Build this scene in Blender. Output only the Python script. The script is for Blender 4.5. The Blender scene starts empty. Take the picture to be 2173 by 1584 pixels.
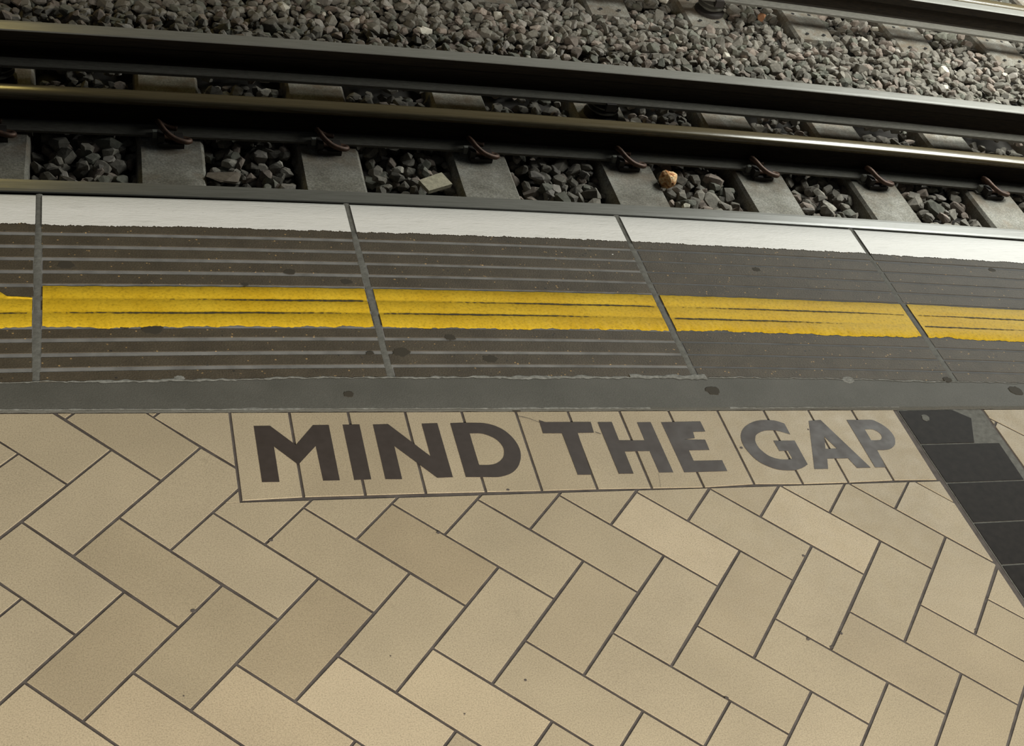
import bpy, bmesh, math, random
import numpy as np
from mathutils import Matrix, Vector

random.seed(7)
rng = np.random.default_rng(11)
scene = bpy.context.scene
COL = scene.collection

# ------------------------------------------------------------------ camera
cam_data = bpy.data.cameras.new('camera')
cam_data.sensor_fit = 'HORIZONTAL'
cam_data.sensor_width = 36.0
cam_data.lens = 48.165
cam_data.clip_start = 0.05
cam = bpy.data.objects.new('camera', cam_data)
COL.objects.link(cam)
_r = ((0.937203, 0.013712, -0.348514), (-0.267207, 0.670438, -0.69218), (0.224166, 0.741838, 0.632001))
_m = Matrix(_r).to_4x4()
_m.translation = (-0.17456, -1.72421, 1.73963)
cam.matrix_world = _m
scene.camera = cam

# ------------------------------------------------------------------ light
world = bpy.data.worlds.new('world')
scene.world = world
world.use_nodes = True
_bg = world.node_tree.nodes['Background']
_bg.inputs['Color'].default_value = (0.80, 0.90, 1.0, 1)
_bg.inputs['Strength'].default_value = 0.02


def area(name, loc, target, size, size_y, power, color):
    d = bpy.data.lights.new(name, 'AREA')
    d.shape = 'RECTANGLE'
    d.size, d.size_y = size, size_y
    d.energy = power
    d.color = color
    o = bpy.data.objects.new(name, d)
    COL.objects.link(o)
    o.location = loc
    v = Vector(target) - Vector(loc)
    o.rotation_euler = v.to_track_quat('-Z', 'Y').to_euler()
    return o


# daylight over the tracks where the covering bridge ends, to the right of the view
area('track_daylight', (7.8, 3.5, 1.6), (7.8, 3.5, -1.0), 6.8, 1.6, 430, (0.97, 1.0, 0.94))
# open sky beyond the end of the added blocker wall
area('roof_opening', (10.4, 10.0, 7.4), (2.5, 1.0, -0.5), 4.0, 3.0, 1250, (0.97, 1.0, 0.93))
# row of tube lamps on the wall of the platform, behind the viewer
area('canopy_lamps', (0.5, -3.6, 1.72), (0.5, 0.2, 0.0), 5.0, 0.3, 288, (1.0, 0.94, 0.82))
# warm lit panel on the added blocker wall, mirrored in the rail heads
area('opposite_lamp', (-0.36, 6.85, 1.45), (-0.36, 3.0, 1.45), 0.62, 1.2, 17, (1.0, 0.78, 0.24))

scene.view_settings.view_transform = 'Standard'
scene.view_settings.look = 'None'
scene.view_settings.exposure = 0.0
scene.view_settings.gamma = 1.0
scene.view_settings.use_curve_mapping = False

# ------------------------------------------------------------------ measured layout (metres)
LAYING = [(0,1,-0.3,0.7),(0,0,-2.9,1.2),(1,0,-3.3,2.1),(1,1,2.2,-1.5),(0,2,10.0,0.5),(1,2,5.6,1.4),(2,1,-1.4,1.3),(3,1,-8.3,-1.3),(2,2,-2.6,-2.2),(3,2,-4.4,-0.1),(2,3,-1.2,0.5),(1,3,5.4,0.3),(1,-1,-7.3,-0.5),(4,1,-6.1,2.1),(4,0,-6.2,0.2),(3,3,2.6,0.7),(4,2,-3.7,-0.7),(4,3,-1.7,5.0),(5,2,-4.6,2.6),(3,4,3.9,2.4),(2,4,6.9,0.7),(2,0,-2.4,-0.4),(3,0,-2.7,3.7),(-1,1,6.1,-2.3),(3,-1,-5.8,2.1),(-1,0,6.6,1.7),(4,-1,-3.3,2.4),(4,-2,-3.6,1.9),(5,-2,-3.0,0.8),(5,-3,0.8,2.3),(6,-3,2.5,3.5),(6,-4,4.3,3.3),(7,-4,4.5,2.9),(7,-5,5.1,1.3),(5,-1,-7.6,-2.5),(6,-1,-5.1,-0.6),(6,-2,-3.7,-2.4),(7,-2,-1.6,0.8),(7,-3,0.1,-1.6),(8,-3,-2.2,1.1),(8,-4,2.4,-2.0),(5,0,-6.7,-1.4),(6,0,-3.3,-2.1),(7,-1,1.1,-4.6),(7,0,0.8,-2.4),(8,-2,1.8,-4.2),(8,-1,1.9,-2.9),(6,1,-2.0,0.8),(7,1,-3.0,-2.3),(8,0,-1.0,-4.5),(9,-1,-0.7,-4.3),(5,1,1.9,-3.3),(9,-2,5.6,-1.1),(9,-4,0.9,1.1),(9,-5,2.0,-2.0),(10,-5,0.6,1.9),(10,-6,-1.2,-3.0),(9,-6,5.2,1.2),(8,-5,6.3,0.7),(11,-6,-1.7,1.9),(11,-7,-3.1,-1.0),(10,-7,2.7,1.1),(12,-7,-3.3,3.5),(12,-8,-8.9,-2.6),(11,-8,-3.2,1.1),(13,-8,-12.5,1.3),(9,-3,7.4,-5.1),(10,-3,7.0,-1.0),(10,-4,4.6,-3.2),(11,-4,3.2,0.2),(11,-5,3.8,-3.3),(12,-5,3.7,3.3),(12,-6,1.0,0.1),(13,-6,0.3,3.6),(13,-7,-4.7,-1.7),(11,-3,4.3,-2.4),(12,-3,2.6,2.1),(12,-4,-0.4,-1.5),(13,-4,3.0,4.2),(13,-5,-0.2,1.0),(14,-5,-1.6,4.2),(10,-2,3.1,-3.9),(11,-2,4.3,1.9)]
LETTERS = {
  'M': [[(0.2493, 0.0487), (0.2785, 0.0481), (0.3177, -0.0028), (0.3572, 0.0468), (0.3865, 0.0461), (0.3815, -0.094), (0.3518, -0.0932), (0.3532, -0.0069), (0.3144, -0.0521), (0.278, -0.0049), (0.2749, -0.0918), (0.2447, -0.0906)]],
  'I': [[(0.4125, 0.0456), (0.4442, 0.0453), (0.4385, -0.0947), (0.4075, -0.0948)]],
  'N': [[(0.4698, 0.0438), (0.4987, 0.0441), (0.561, -0.0435), (0.5638, 0.0426), (0.5946, 0.0427), (0.5904, -0.0977), (0.5609, -0.0978), (0.4984, -0.0136), (0.4949, -0.0975), (0.4644, -0.0958)]],
  'D': [[(0.6201, 0.0417), (0.6472, 0.042), (0.6789, 0.0404), (0.6948, 0.037), (0.7109, 0.0287), (0.7242, 0.0159), (0.7343, -0.0034), (0.7389, -0.0242), (0.7379, -0.0444), (0.732, -0.0624), (0.7214, -0.08), (0.7058, -0.0935), (0.6875, -0.1004), (0.6694, -0.1021), (0.6152, -0.0987)], [(0.6515, 0.0132), (0.6728, 0.0123), (0.6853, 0.0071), (0.6969, -0.0018), (0.7046, -0.0143), (0.7077, -0.0283), (0.7055, -0.0411), (0.6999, -0.0536), (0.6894, -0.0639), (0.6783, -0.0696), (0.6655, -0.0713), (0.6474, -0.0704)]],
  'T': [[(0.8014, 0.0435), (0.8129, 0.0373), (0.9079, 0.0343), (0.905, 0.005), (0.8707, 0.0056), (0.8629, -0.1062), (0.8349, -0.105), (0.838, 0.006), (0.7991, 0.0077)]],
  'H': [[(0.9226, 0.0331), (0.9528, 0.0324), (0.9505, -0.0189), (1.0047, -0.0213), (1.0067, 0.0296), (1.0367, 0.0292), (1.0332, -0.1098), (1.0029, -0.1087), (1.0046, -0.0506), (0.9516, -0.0491), (0.9492, -0.1081), (0.919, -0.1069)]],
  'E': [[(1.0594, 0.028), (1.1473, 0.0271), (1.1467, -0.002), (1.1191, -0.0018), (1.1159, -0.0195), (1.0898, -0.0227), (1.1368, -0.0253), (1.1348, -0.0535), (1.0894, -0.0527), (1.0884, -0.0819), (1.1506, -0.0835), (1.1498, -0.1125), (1.0563, -0.111)]],
  'G': [[(1.337, 0.0133), (1.3255, 0.0201), (1.3144, 0.0237), (1.3, 0.0254), (1.282, 0.0246), (1.2648, 0.0201), (1.2472, 0.0113), (1.234, 0.0009), (1.2241, -0.0119), (1.2188, -0.024), (1.2159, -0.0376), (1.2161, -0.0513), (1.2191, -0.0665), (1.2245, -0.0818), (1.2333, -0.0949), (1.2456, -0.1051), (1.2602, -0.1133), (1.2767, -0.1171), (1.2983, -0.1183), (1.312, -0.1153), (1.3241, -0.1107), (1.3361, -0.1039), (1.3376, -0.0366), (1.2889, -0.0347), (1.2892, -0.0638), (1.309, -0.064), (1.3089, -0.0867), (1.2988, -0.0885), (1.2841, -0.088), (1.2712, -0.0841), (1.2589, -0.076), (1.251, -0.0635), (1.2467, -0.0512), (1.2467, -0.0375), (1.2502, -0.0269), (1.2574, -0.0164), (1.2693, -0.0091), (1.2824, -0.005), (1.2966, -0.0043), (1.3105, -0.0069), (1.3232, -0.0121), (1.336, -0.0184)]],
  'A': [[(1.398, 0.0193), (1.4276, 0.0207), (1.4765, -0.1203), (1.4444, -0.1195), (1.4373, -0.0916), (1.3884, -0.0906), (1.3765, -0.1187), (1.3449, -0.1176)], [(1.4122, -0.0276), (1.425, -0.0635), (1.3981, -0.0633)]],
  'P': [[(1.4903, 0.0184), (1.5474, 0.0169), (1.5612, 0.0101), (1.5721, -0.002), (1.5791, -0.018), (1.5799, -0.0357), (1.5747, -0.05), (1.5675, -0.0599), (1.5528, -0.0695), (1.5356, -0.0727), (1.5182, -0.0719), (1.5128, -0.1212), (1.4873, -0.1202)], [(1.5198, -0.0108), (1.5375, -0.0115), (1.5463, -0.0177), (1.5507, -0.0272), (1.5492, -0.0365), (1.5434, -0.0424), (1.5356, -0.0442), (1.5187, -0.0438)]],
}

JOINTS = [[(0.2109, 0.0863), (0.2031, -0.1333)], [(0.319, 0.0844), (0.3114, -0.1316)], [(0.4288, 0.082), (0.4206, -0.1339)], [(0.5387, 0.0789), (0.531, -0.1361)], [(0.6506, 0.0784), (0.6436, -0.1394)], [(0.7606, 0.0707), (0.752, -0.1428)], [(0.8695, 0.0724), (0.8625, -0.1451)], [(0.9805, 0.0679), (0.9735, -0.1496)], [(1.0884, 0.0651), (1.0827, -0.1536)], [(1.1991, 0.0606), (1.1936, -0.1513)], [(1.3064, 0.0593), (1.3006, -0.1573)], [(1.4125, 0.0586), (1.405, -0.1593)], [(1.5183, 0.0543), (1.5121, -0.1593)], [(1.6237, 0.0508), (1.6172, -0.1639)]]

PALE = [(0.506, -0.559), (0.308, -0.57), (0.028, -0.521), (0.179, -0.58), (-0.122, -0.547), (1.243, -0.266), (0.883, -0.252)]
DARK = [(0.04, -0.3), (0.064, -0.431), (-0.066, -0.435), (0.317, -0.439), (0.514, -0.3)]
CHIPS = [(0.0994, -0.3593, 0.007), (0.6003, -0.5461, 0.004), (0.4852, -0.5965, 0.0025), (0.0695, -0.5156, 0.002), (1.2157, -0.3345, 0.005), (1.2067, -0.5138, 0.005), (1.174, -0.5402, 0.006), (1.1366, -0.5191, 0.006), (0.933, -0.6187, 0.006), (0.5314, -0.2279, 0.006), (1.3849, -0.0056, 0.004), (1.2077, -0.051, 0.006), (0.6868, -0.135, 0.005), (0.2408, -0.2236, 0.006), (1.4844, -0.5329, 0.004), (0.3929, -0.4771, 0.002)]
CRACKS = [([(0.7623, 0.0561), (0.7817, 0.0488), (0.7999, 0.0375)], 0.0006), ([(0.908, 0.0057), (0.9181, 0.0)], 0.001), ([(1.0009, -0.1103), (0.9969, -0.1288), (0.9915, -0.1482)], 0.0006)]
STRIP_STAINS = [(1.2136, 0.1166, 0.018, 'gum'), (1.9802, 0.096, 0.02, 'gum'), (0.4393, 0.1269, 0.012, 'gum'), (0.7631, 0.0759, 0.012, 'gum'), (1.8172, 0.1378, 0.012, 'gum')]
SLAB_STAINS = [(0.3856, 0.502, 0.014, 'gum'), (0.0953, 0.3196, 0.022, 'gum'), (-0.0549, 0.5143, 0.018, 'gum'), (0.6816, 0.2921, 0.014, 'gum'), (0.7498, 0.2244, 0.018, 'gum'), (0.1301, 0.1802, 0.011, 'bead'), (1.5588, 0.1437, 0.016, 'bead'), (1.5028, 0.5328, 0.012, 'gum'), (0.4993, 0.4709, 0.014, 'gum'), (0.5692, 0.2469, 0.02, 'gum'), (0.044, 0.3295, 0.012, 'gum'), (2.1954, 0.545, 0.012, 'gum'), (1.1463, 0.5817, 0.0022, 'pale_fleck'), (0.2877, 0.4585, 0.008, 'gum'), (0.5043, 0.245, 0.009, 'gum')]


# ------------------------------------------------------------------ materials
def mat(name, base, rough=0.6, metal=0.0, spec=0.5):
    m = bpy.data.materials.new(name)
    m.use_nodes = True
    b = m.node_tree.nodes['Principled BSDF']
    b.inputs['Base Color'].default_value = (*base, 1)
    b.inputs['Roughness'].default_value = rough
    b.inputs['Metallic'].default_value = metal
    b.inputs['Specular IOR Level'].default_value = spec
    return m


class NT:
    """small wrapper to write node graphs briefly"""

    def __init__(self, m):
        self.t = m.node_tree
        self.b = self.t.nodes['Principled BSDF']
        self.tc = self.t.nodes.new('ShaderNodeTexCoord')

    def coord(self, scale=(1, 1, 1), kind='Object'):
        n = self.t.nodes.new('ShaderNodeMapping')
        n.inputs['Scale'].default_value = scale
        self.t.links.new(self.tc.outputs[kind], n.inputs['Vector'])
        return n.outputs[0]

    def pos(self, scale=(1, 1, 1)):
        g = self.t.nodes.new('ShaderNodeNewGeometry')
        n = self.t.nodes.new('ShaderNodeMapping')
        n.inputs['Scale'].default_value = scale
        self.t.links.new(g.outputs['Position'], n.inputs['Vector'])
        return n.outputs[0]

    def noise(self, vec, scale, detail=4, rough=0.55):
        n = self.t.nodes.new('ShaderNodeTexNoise')
        n.inputs['Scale'].default_value = scale
        n.inputs['Detail'].default_value = detail
        n.inputs['Roughness'].default_value = rough
        self.t.links.new(vec, n.inputs['Vector'])
        return n.outputs['Fac']

    def voro(self, vec, scale):
        n = self.t.nodes.new('ShaderNodeTexVoronoi')
        n.inputs['Scale'].default_value = scale
        self.t.links.new(vec, n.inputs['Vector'])
        return n

    def ramp(self, fac, stops):
        n = self.t.nodes.new('ShaderNodeValToRGB')
        e = n.color_ramp.elements
        while len(e) < len(stops):
            e.new(0.5)
        for i, (p, c) in enumerate(stops):
            e[i].position = p
            e[i].color = (c, c, c, 1) if isinstance(c, (int, float)) else (*c, 1)
        self.t.links.new(fac, n.inputs[0])
        return n.outputs[0]

    def mix(self, fac, a, b, mode='MIX'):
        n = self.t.nodes.new('ShaderNodeMix')
        n.data_type = 'RGBA'
        n.blend_type = mode
        for s, v in ((n.inputs[0], fac), (n.inputs[6], a), (n.inputs[7], b)):
            if isinstance(v, (int, float)):
                s.default_value = v
            elif isinstance(v, tuple):
                s.default_value = (*v, 1)
            else:
                self.t.links.new(v, s)
        return n.outputs[2]

    def attr(self, name):
        n = self.t.nodes.new('ShaderNodeAttribute')
        n.attribute_name = name
        return n.outputs['Color']

    def objrand(self):
        return self.t.nodes.new('ShaderNodeObjectInfo').outputs['Random']

    def color(self, s):
        self.t.links.new(s, self.b.inputs['Base Color'])

    def rough(self, s):
        self.t.links.new(s, self.b.inputs['Roughness'])

    def bump(self, h, strength=0.3, dist=0.002):
        n = self.t.nodes.new('ShaderNodeBump')
        n.inputs['Strength'].default_value = strength
        n.inputs['Distance'].default_value = dist
        self.t.links.new(h, n.inputs['Height'])
        self.t.links.new(n.outputs[0], self.b.inputs['Normal'])


M = {}


def make_mats():
    # beige stoneware tile: each tile a slightly different firing, fine speckle, faint smudges
    m = M['tile'] = mat('beige_tile', (0.4, 0.34, 0.25), 0.5, 0.0, 0.10)
    n = NT(m)
    p = n.pos()
    body = n.ramp(n.objrand(), [(0.0, (0.415, 0.343, 0.237)), (0.5, (0.435, 0.365, 0.255)), (1.0, (0.462, 0.388, 0.275))])
    fine = n.ramp(n.noise(p, 420, 3, 0.7), [(0.30, 0.66), (0.52, 0.98), (0.75, 1.14)])
    big = n.ramp(n.noise(p, 5, 4), [(0.28, 0.90), (0.7, 1.06)])
    oc = n.t.nodes.new('ShaderNodeObjectInfo').outputs['Color']
    c = n.mix(1.0, n.mix(1.0, n.mix(1.0, body, oc, 'MULTIPLY'), fine, 'MULTIPLY'), big, 'MULTIPLY')
    smudge = n.ramp(n.noise(p, 9, 6, 0.7), [(0.66, 0.0), (0.82, 0.55)])
    c = n.mix(smudge, c, (0.16, 0.13, 0.09))
    n.color(c)
    n.rough(n.ramp(n.noise(p, 30, 3), [(0.3, 0.42), (0.7, 0.58)]))
    n.bump(n.noise(p, 300, 3), 0.12, 0.001)

    m = M['grout'] = mat('grout', (0.075, 0.06, 0.05), 0.85)
    n = NT(m)
    p = n.pos()
    n.color(n.ramp(n.noise(p, 40, 5), [(0.3, (0.060, 0.048, 0.042)), (0.7, (0.115, 0.098, 0.088))]))

    m = M['letter'] = mat('letter_inlay', (0.05, 0.04, 0.035), 0.5, 0.0, 0.22)
    n = NT(m)
    p = n.pos()
    n.color(n.ramp(n.noise(p, 60, 4), [(0.3, (0.044, 0.034, 0.029)), (0.7, (0.054, 0.042, 0.037))]))
    n.rough(n.ramp(n.noise(p, 25, 3), [(0.3, 0.46), (0.7, 0.58)]))

    m = M['black_tile'] = mat('black_tile', (0.02, 0.018, 0.017), 0.6, 0.0, 0.06)
    n = NT(m)
    p = n.pos()
    c = n.ramp(n.noise(p, 60, 4), [(0.3, (0.013, 0.011, 0.010)), (0.75, (0.024, 0.020, 0.018))])
    n.color(n.mix(n.ramp(n.noise(p, 14, 6, 0.7), [(0.62, 0.0), (0.8, 0.35)]), c, (0.10, 0.10, 0.09)))

    m = M['mortar'] = mat('mortar', (0.14, 0.14, 0.125), 0.9)
    n = NT(m)
    p = n.pos()
    n.color(n.ramp(n.noise(p, 70, 5), [(0.3, (0.095, 0.094, 0.083)), (0.7, (0.165, 0.165, 0.148))]))
    n.bump(n.noise(p, 200, 4), 0.4, 0.002)

    m = M['bead'] = mat('pale_cement', (0.27, 0.27, 0.25), 0.9)
    n = NT(m)
    p = n.pos()
    n.color(n.ramp(n.noise(p, 120, 4), [(0.3, (0.13, 0.13, 0.115)), (0.7, (0.28, 0.28, 0.26))]))

    m = M['asphalt'] = mat('asphalt', (0.08, 0.077, 0.068), 0.75)
    n = NT(m)
    p = n.pos()
    a = n.ramp(n.noise(p, 9, 5), [(0.25, (0.074, 0.072, 0.060)), (0.75, (0.108, 0.104, 0.090))])
    f = n.ramp(n.noise(p, 500, 3, 0.7), [(0.3, 0.75), (0.7, 1.2)])
    n.color(n.mix(1.0, a, f, 'MULTIPLY'))
    n.bump(n.noise(p, 350, 3), 0.3, 0.002)

    # worn aggregate concrete of the coping ribs
    m = M['rib'] = mat('worn_aggregate', (0.07, 0.06, 0.045), 0.7)
    n = NT(m)
    p = n.pos()
    a = n.ramp(n.noise(p, 14, 6, 0.65), [(0.25, (0.043, 0.032, 0.018)), (0.75, (0.086, 0.067, 0.042))])
    f = n.ramp(n.noise(p, 320, 3, 0.75), [(0.28, 0.55), (0.5, 0.95), (0.75, 1.35)])
    c = n.mix(1.0, a, f, 'MULTIPLY')
    v = n.voro(p, 95)
    fleck = n.ramp(v.outputs['Distance'], [(0.14, 1.0), (0.22, 0.0)])
    pick = n.ramp(n.noise(p, 55, 2), [(0.55, 0.0), (0.60, 1.0)])
    fl = n.mix(1.0, fleck, pick, 'MULTIPLY')
    c = n.mix(fl, c, (0.34, 0.22, 0.09))
    v2 = n.voro(p, 60)
    pit = n.mix(1.0, n.ramp(v2.outputs['Distance'], [(0.12, 1.0), (0.2, 0.0)]), n.ramp(n.noise(p, 31, 2), [(0.56, 0.0), (0.61, 0.9)]), 'MULTIPLY')
    c = n.mix(pit, c, (0.018, 0.015, 0.012))
    n.color(c)
    n.bump(n.noise(p, 260, 4), 0.45, 0.002)

    # dusty concrete at the bottom of the grooves
    m = M['slab'] = mat('dusty_concrete', (0.15, 0.145, 0.135), 0.9)
    n = NT(m)
    p = n.pos()
    a = n.ramp(n.noise(p, 18, 5), [(0.25, (0.11, 0.108, 0.102)), (0.5, (0.19, 0.187, 0.18)), (0.75, (0.25, 0.245, 0.235))])
    n.color(a)
    m = M['slab_shade'] = mat('shaded_concrete', (0.08, 0.08, 0.08), 0.8)  # same concrete darkened: light-angle tone of the right-hand grooves put into the colour
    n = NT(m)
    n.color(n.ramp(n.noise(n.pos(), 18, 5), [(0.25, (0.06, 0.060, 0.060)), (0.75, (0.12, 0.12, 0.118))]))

    m = M['white'] = mat('white_paint', (0.74, 0.73, 0.69), 0.5)
    n = NT(m)
    streak = n.noise(n.pos((2.5, 45, 1)), 6, 6, 0.65)
    c = n.ramp(streak, [(0.28, (0.60, 0.595, 0.56)), (0.44, (0.80, 0.795, 0.765)), (0.7, (0.86, 0.855, 0.83))])
    spots = n.ramp(n.noise(n.pos(), 75, 5, 0.75), [(0.66, 0.0), (0.74, 0.7)])
    n.color(n.mix(spots, c, (0.33, 0.31, 0.27)))
    n.bump(n.noise(n.pos((1, 3, 1)), 90, 4), 0.3, 0.002)

    m = M['yellow'] = mat('yellow_paint', (0.66, 0.43, 0.02), 0.6, 0.0, 0.12)
    n = NT(m)
    p = n.pos()
    a = n.ramp(n.noise(p, 8, 5, 0.65), [(0.3, (0.60, 0.37, 0.013)), (0.7, (0.70, 0.47, 0.03))])
    f = n.ramp(n.noise(p, 160, 4, 0.75), [(0.33, 0.70), (0.5, 1.0), (0.75, 1.06)])
    c = n.mix(1.0, a, f, 'MULTIPLY')
    crk = n.ramp(n.noise(n.pos((1, 5, 1)), 60, 6, 0.8), [(0.655, 0.0), (0.70, 0.85)])
    c = n.mix(crk, c, (0.10, 0.08, 0.03))
    n.color(c)
    n.bump(n.noise(p, 120, 5), 0.35, 0.002)

    m = M['steel_head'] = mat('worn_steel', (0.15, 0.12, 0.07), 0.25, 0.0, 0.75)
    n = NT(m)
    st = n.noise(n.pos((1.2, 130, 130)), 5, 4)
    n.color(n.ramp(st, [(0.3, (0.075, 0.058, 0.030)), (0.7, (0.15, 0.12, 0.068))]))
    n.rough(n.ramp(n.noise(n.pos((3, 120, 120)), 6, 4), [(0.3, 0.13), (0.7, 0.24)]))

    m = M['cond_head'] = mat('conductor_steel', (0.2, 0.2, 0.18), 0.42, 0.0, 0.45)
    n = NT(m)
    st = n.noise(n.pos((1.5, 160, 160)), 6, 5)
    n.color(n.ramp(st, [(0.3, (0.14, 0.137, 0.118)), (0.7, (0.29, 0.283, 0.258))]))
    n.rough(n.ramp(n.noise(n.pos((4, 140, 140)), 6, 4), [(0.3, 0.26), (0.7, 0.42)]))

    m = M['rail_dark'] = mat('grimy_rail', (0.01, 0.008, 0.006), 0.8, 0.0, 0.15)
    n = NT(m)
    st = n.noise(n.pos((1.5, 40, 40)), 5, 6, 0.65)
    n.color(n.ramp(st, [(0.3, (0.006, 0.0048, 0.0036)), (0.7, (0.020, 0.0145, 0.0085))]))

    m = M['rail_foot'] = mat('dusty_rail_foot', (0.12, 0.11, 0.09), 0.75, 0.0, 0.3)
    n = NT(m)
    st = n.noise(n.pos((6, 30, 30)), 5, 6, 0.65)
    n.color(n.ramp(st, [(0.3, (0.095, 0.089, 0.074)), (0.7, (0.165, 0.155, 0.132))]))

    m = M['sleeper'] = mat('sleeper_concrete', (0.24, 0.225, 0.18), 0.85)
    n = NT(m)
    p = n.pos()
    a = n.ramp(n.noise(p, 7, 6, 0.65), [(0.3, (0.15, 0.135, 0.108)), (0.5, (0.25, 0.237, 0.20)), (0.7, (0.37, 0.355, 0.315))])
    f = n.ramp(n.noise(p, 120, 4, 0.7), [(0.35, 0.60), (0.65, 1.22)])
    c = n.mix(1.0, a, f, 'MULTIPLY')
    rust = n.ramp(n.noise(p, 5.3, 5, 0.6), [(0.60, 0.0), (0.78, 0.6)])
    c = n.mix(rust, c, (0.20, 0.13, 0.065))
    sep = n.t.nodes.new('ShaderNodeSeparateXYZ')
    n.t.links.new(n.tc.outputs['Object'], sep.inputs[0])
    mr = n.t.nodes.new('ShaderNodeMapRange')
    mr.inputs['From Min'].default_value = -0.27
    mr.inputs['From Max'].default_value = -0.09
    n.t.links.new(sep.outputs['Y'], mr.inputs['Value'])
    near_clip = n.mix(1.0, n.ramp(mr.outputs[0], [(0.0, 0.0), (0.9, 0.75), (1.0, 0.75)]), n.ramp(n.noise(p, 13, 5, 0.65), [(0.42, 0.0), (0.62, 1.0)]), 'MULTIPLY')
    n.color(n.mix(near_clip, c, (0.155, 0.110, 0.070)))
    n.bump(n.noise(p, 90, 5), 0.4, 0.003)

    m = M['stone'] = mat('ballast', (0.1, 0.09, 0.08), 0.85)
    n = NT(m)
    p = n.pos()
    f = n.ramp(n.noise(p, 55, 5, 0.7), [(0.25, 0.62), (0.55, 1.0), (0.8, 1.35)])
    n.color(n.mix(1.0, n.attr('tint'), f, 'MULTIPLY'))
    n.bump(n.noise(p, 80, 4), 0.5, 0.004)

    m = M['clip'] = mat('rusty_clip', (0.13, 0.06, 0.035), 0.55, 0.35)
    n = NT(m)
    n.color(n.ramp(n.noise(n.pos(), 60, 5), [(0.3, (0.045, 0.026, 0.018)), (0.7, (0.12, 0.060, 0.036))]))
    M['iron'] = mat('dark_iron', (0.025, 0.02, 0.017), 0.7)
    M['pad'] = mat('grey_pad', (0.16, 0.15, 0.13), 0.7)
    M['nylon'] = mat('pale_nylon', (0.28, 0.28, 0.25), 0.45)
    M['porcelain'] = mat('grimy_porcelain', (0.10, 0.095, 0.08), 0.4)
    M['hole'] = mat('hole_dark', (0.012, 0.011, 0.01), 0.9)
    M['bed'] = mat('bed_soil', (0.03, 0.026, 0.022), 0.95)
    m = M['wall'] = mat('platform_wall', (0.10, 0.09, 0.08), 0.9)
    n = NT(m)
    n.color(n.ramp(n.noise(n.pos(), 12, 5), [(0.3, (0.06, 0.055, 0.05)), (0.7, (0.13, 0.12, 0.105))]))
    M['gum'] = mat('old_gum', (0.050, 0.043, 0.032), 0.8, 0.0, 0.2)
    M['pale_fleck'] = mat('pale_fleck', (0.6, 0.6, 0.57), 0.7)
    m = M['foil'] = mat('copper_foil', (0.75, 0.40, 0.20), 0.4, 0.45)
    n = NT(m)
    n.color(n.ramp(n.noise(n.pos(), 60, 4), [(0.36, (0.30, 0.10, 0.035)), (0.47, (0.85, 0.42, 0.16)), (0.60, (1.0, 0.74, 0.42))]))
    n.bump(n.noise(n.pos((1, 1, 2)), 70, 5, 0.7), 0.9, 0.01)


make_mats()


# ------------------------------------------------------------------ helpers
def obj(name, verts, faces, material, parent=None, smooth=False, kind=None):
    me = bpy.data.meshes.new(name)
    me.from_pydata([tuple(v) for v in verts], [], faces)
    me.materials.append(M[material])
    if smooth:
        me.shade_smooth()
    me.update()
    o = bpy.data.objects.new(name, me)
    COL.objects.link(o)
    if parent is not None:
        o.parent = parent
    if kind:
        o['kind'] = kind
    return o


def recalc(o):
    bm = bmesh.new()
    bm.from_mesh(o.data)
    bmesh.ops.recalc_face_normals(bm, faces=bm.faces)
    bm.to_mesh(o.data)
    bm.free()
    return o


def thing(name, label, cat, loc=(0, 0, 0), group=None):
    o = bpy.data.objects.new(name, None)
    o.empty_display_size = 0.05
    COL.objects.link(o)
    o.location = loc
    tag(o, label, cat, group)
    return o


def tag(o, label, cat, group=None):
    o['label'] = label
    o['category'] = cat
    if group:
        o['group'] = group
    return o


def box(x0, x1, y0, y1, z0, z1):
    v = [(x, y, z) for z in (z0, z1) for x, y in ((x0, y0), (x1, y0), (x1, y1), (x0, y1))]
    f = [(3, 2, 1, 0), (4, 5, 6, 7), (0, 1, 5, 4), (1, 2, 6, 5), (2, 3, 7, 6), (3, 0, 4, 7)]
    return v, f


def merge(parts):
    V, F = [], []
    for v, f in parts:
        o = len(V)
        V += list(v)
        F += [tuple(i + o for i in q) for q in f]
    return V, F


def area2(p):
    return 0.5 * sum(p[i][0] * p[(i + 1) % len(p)][1] - p[(i + 1) % len(p)][0] * p[i][1] for i in range(len(p)))


def clip(poly, a, b):
    """keep what lies left of the line a -> b"""
    out = []
    d = lambda q: (b[0] - a[0]) * (q[1] - a[1]) - (b[1] - a[1]) * (q[0] - a[0])
    for i in range(len(poly)):
        p, q = poly[i], poly[(i + 1) % len(poly)]
        dp, dq = d(p), d(q)
        if dp >= 0:
            out.append(p)
        if dp * dq < 0:
            t = dp / (dp - dq)
            out.append((p[0] + t * (q[0] - p[0]), p[1] + t * (q[1] - p[1])))
    return out


def inset(poly, d):
    """inset of a convex ccw polygon"""
    out = list(poly)
    n = len(poly)
    for i in range(n):
        a, b = poly[i], poly[(i + 1) % n]
        l = math.hypot(b[0] - a[0], b[1] - a[1])
        if l < 1e-6:
            continue
        nx, ny = -(b[1] - a[1]) / l, (b[0] - a[0]) / l
        out = clip(out, (a[0] + nx * d, a[1] + ny * d), (b[0] + nx * d, b[1] + ny * d))
        if len(out) < 3:
            return []
    # drop doubled points
    res = []
    for p in out:
        if not res or math.hypot(p[0] - res[-1][0], p[1] - res[-1][1]) > 4e-4:
            res.append(p)
    if len(res) > 2 and math.hypot(res[0][0] - res[-1][0], res[0][1] - res[-1][1]) < 4e-4:
        res.pop()
    return res


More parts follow.
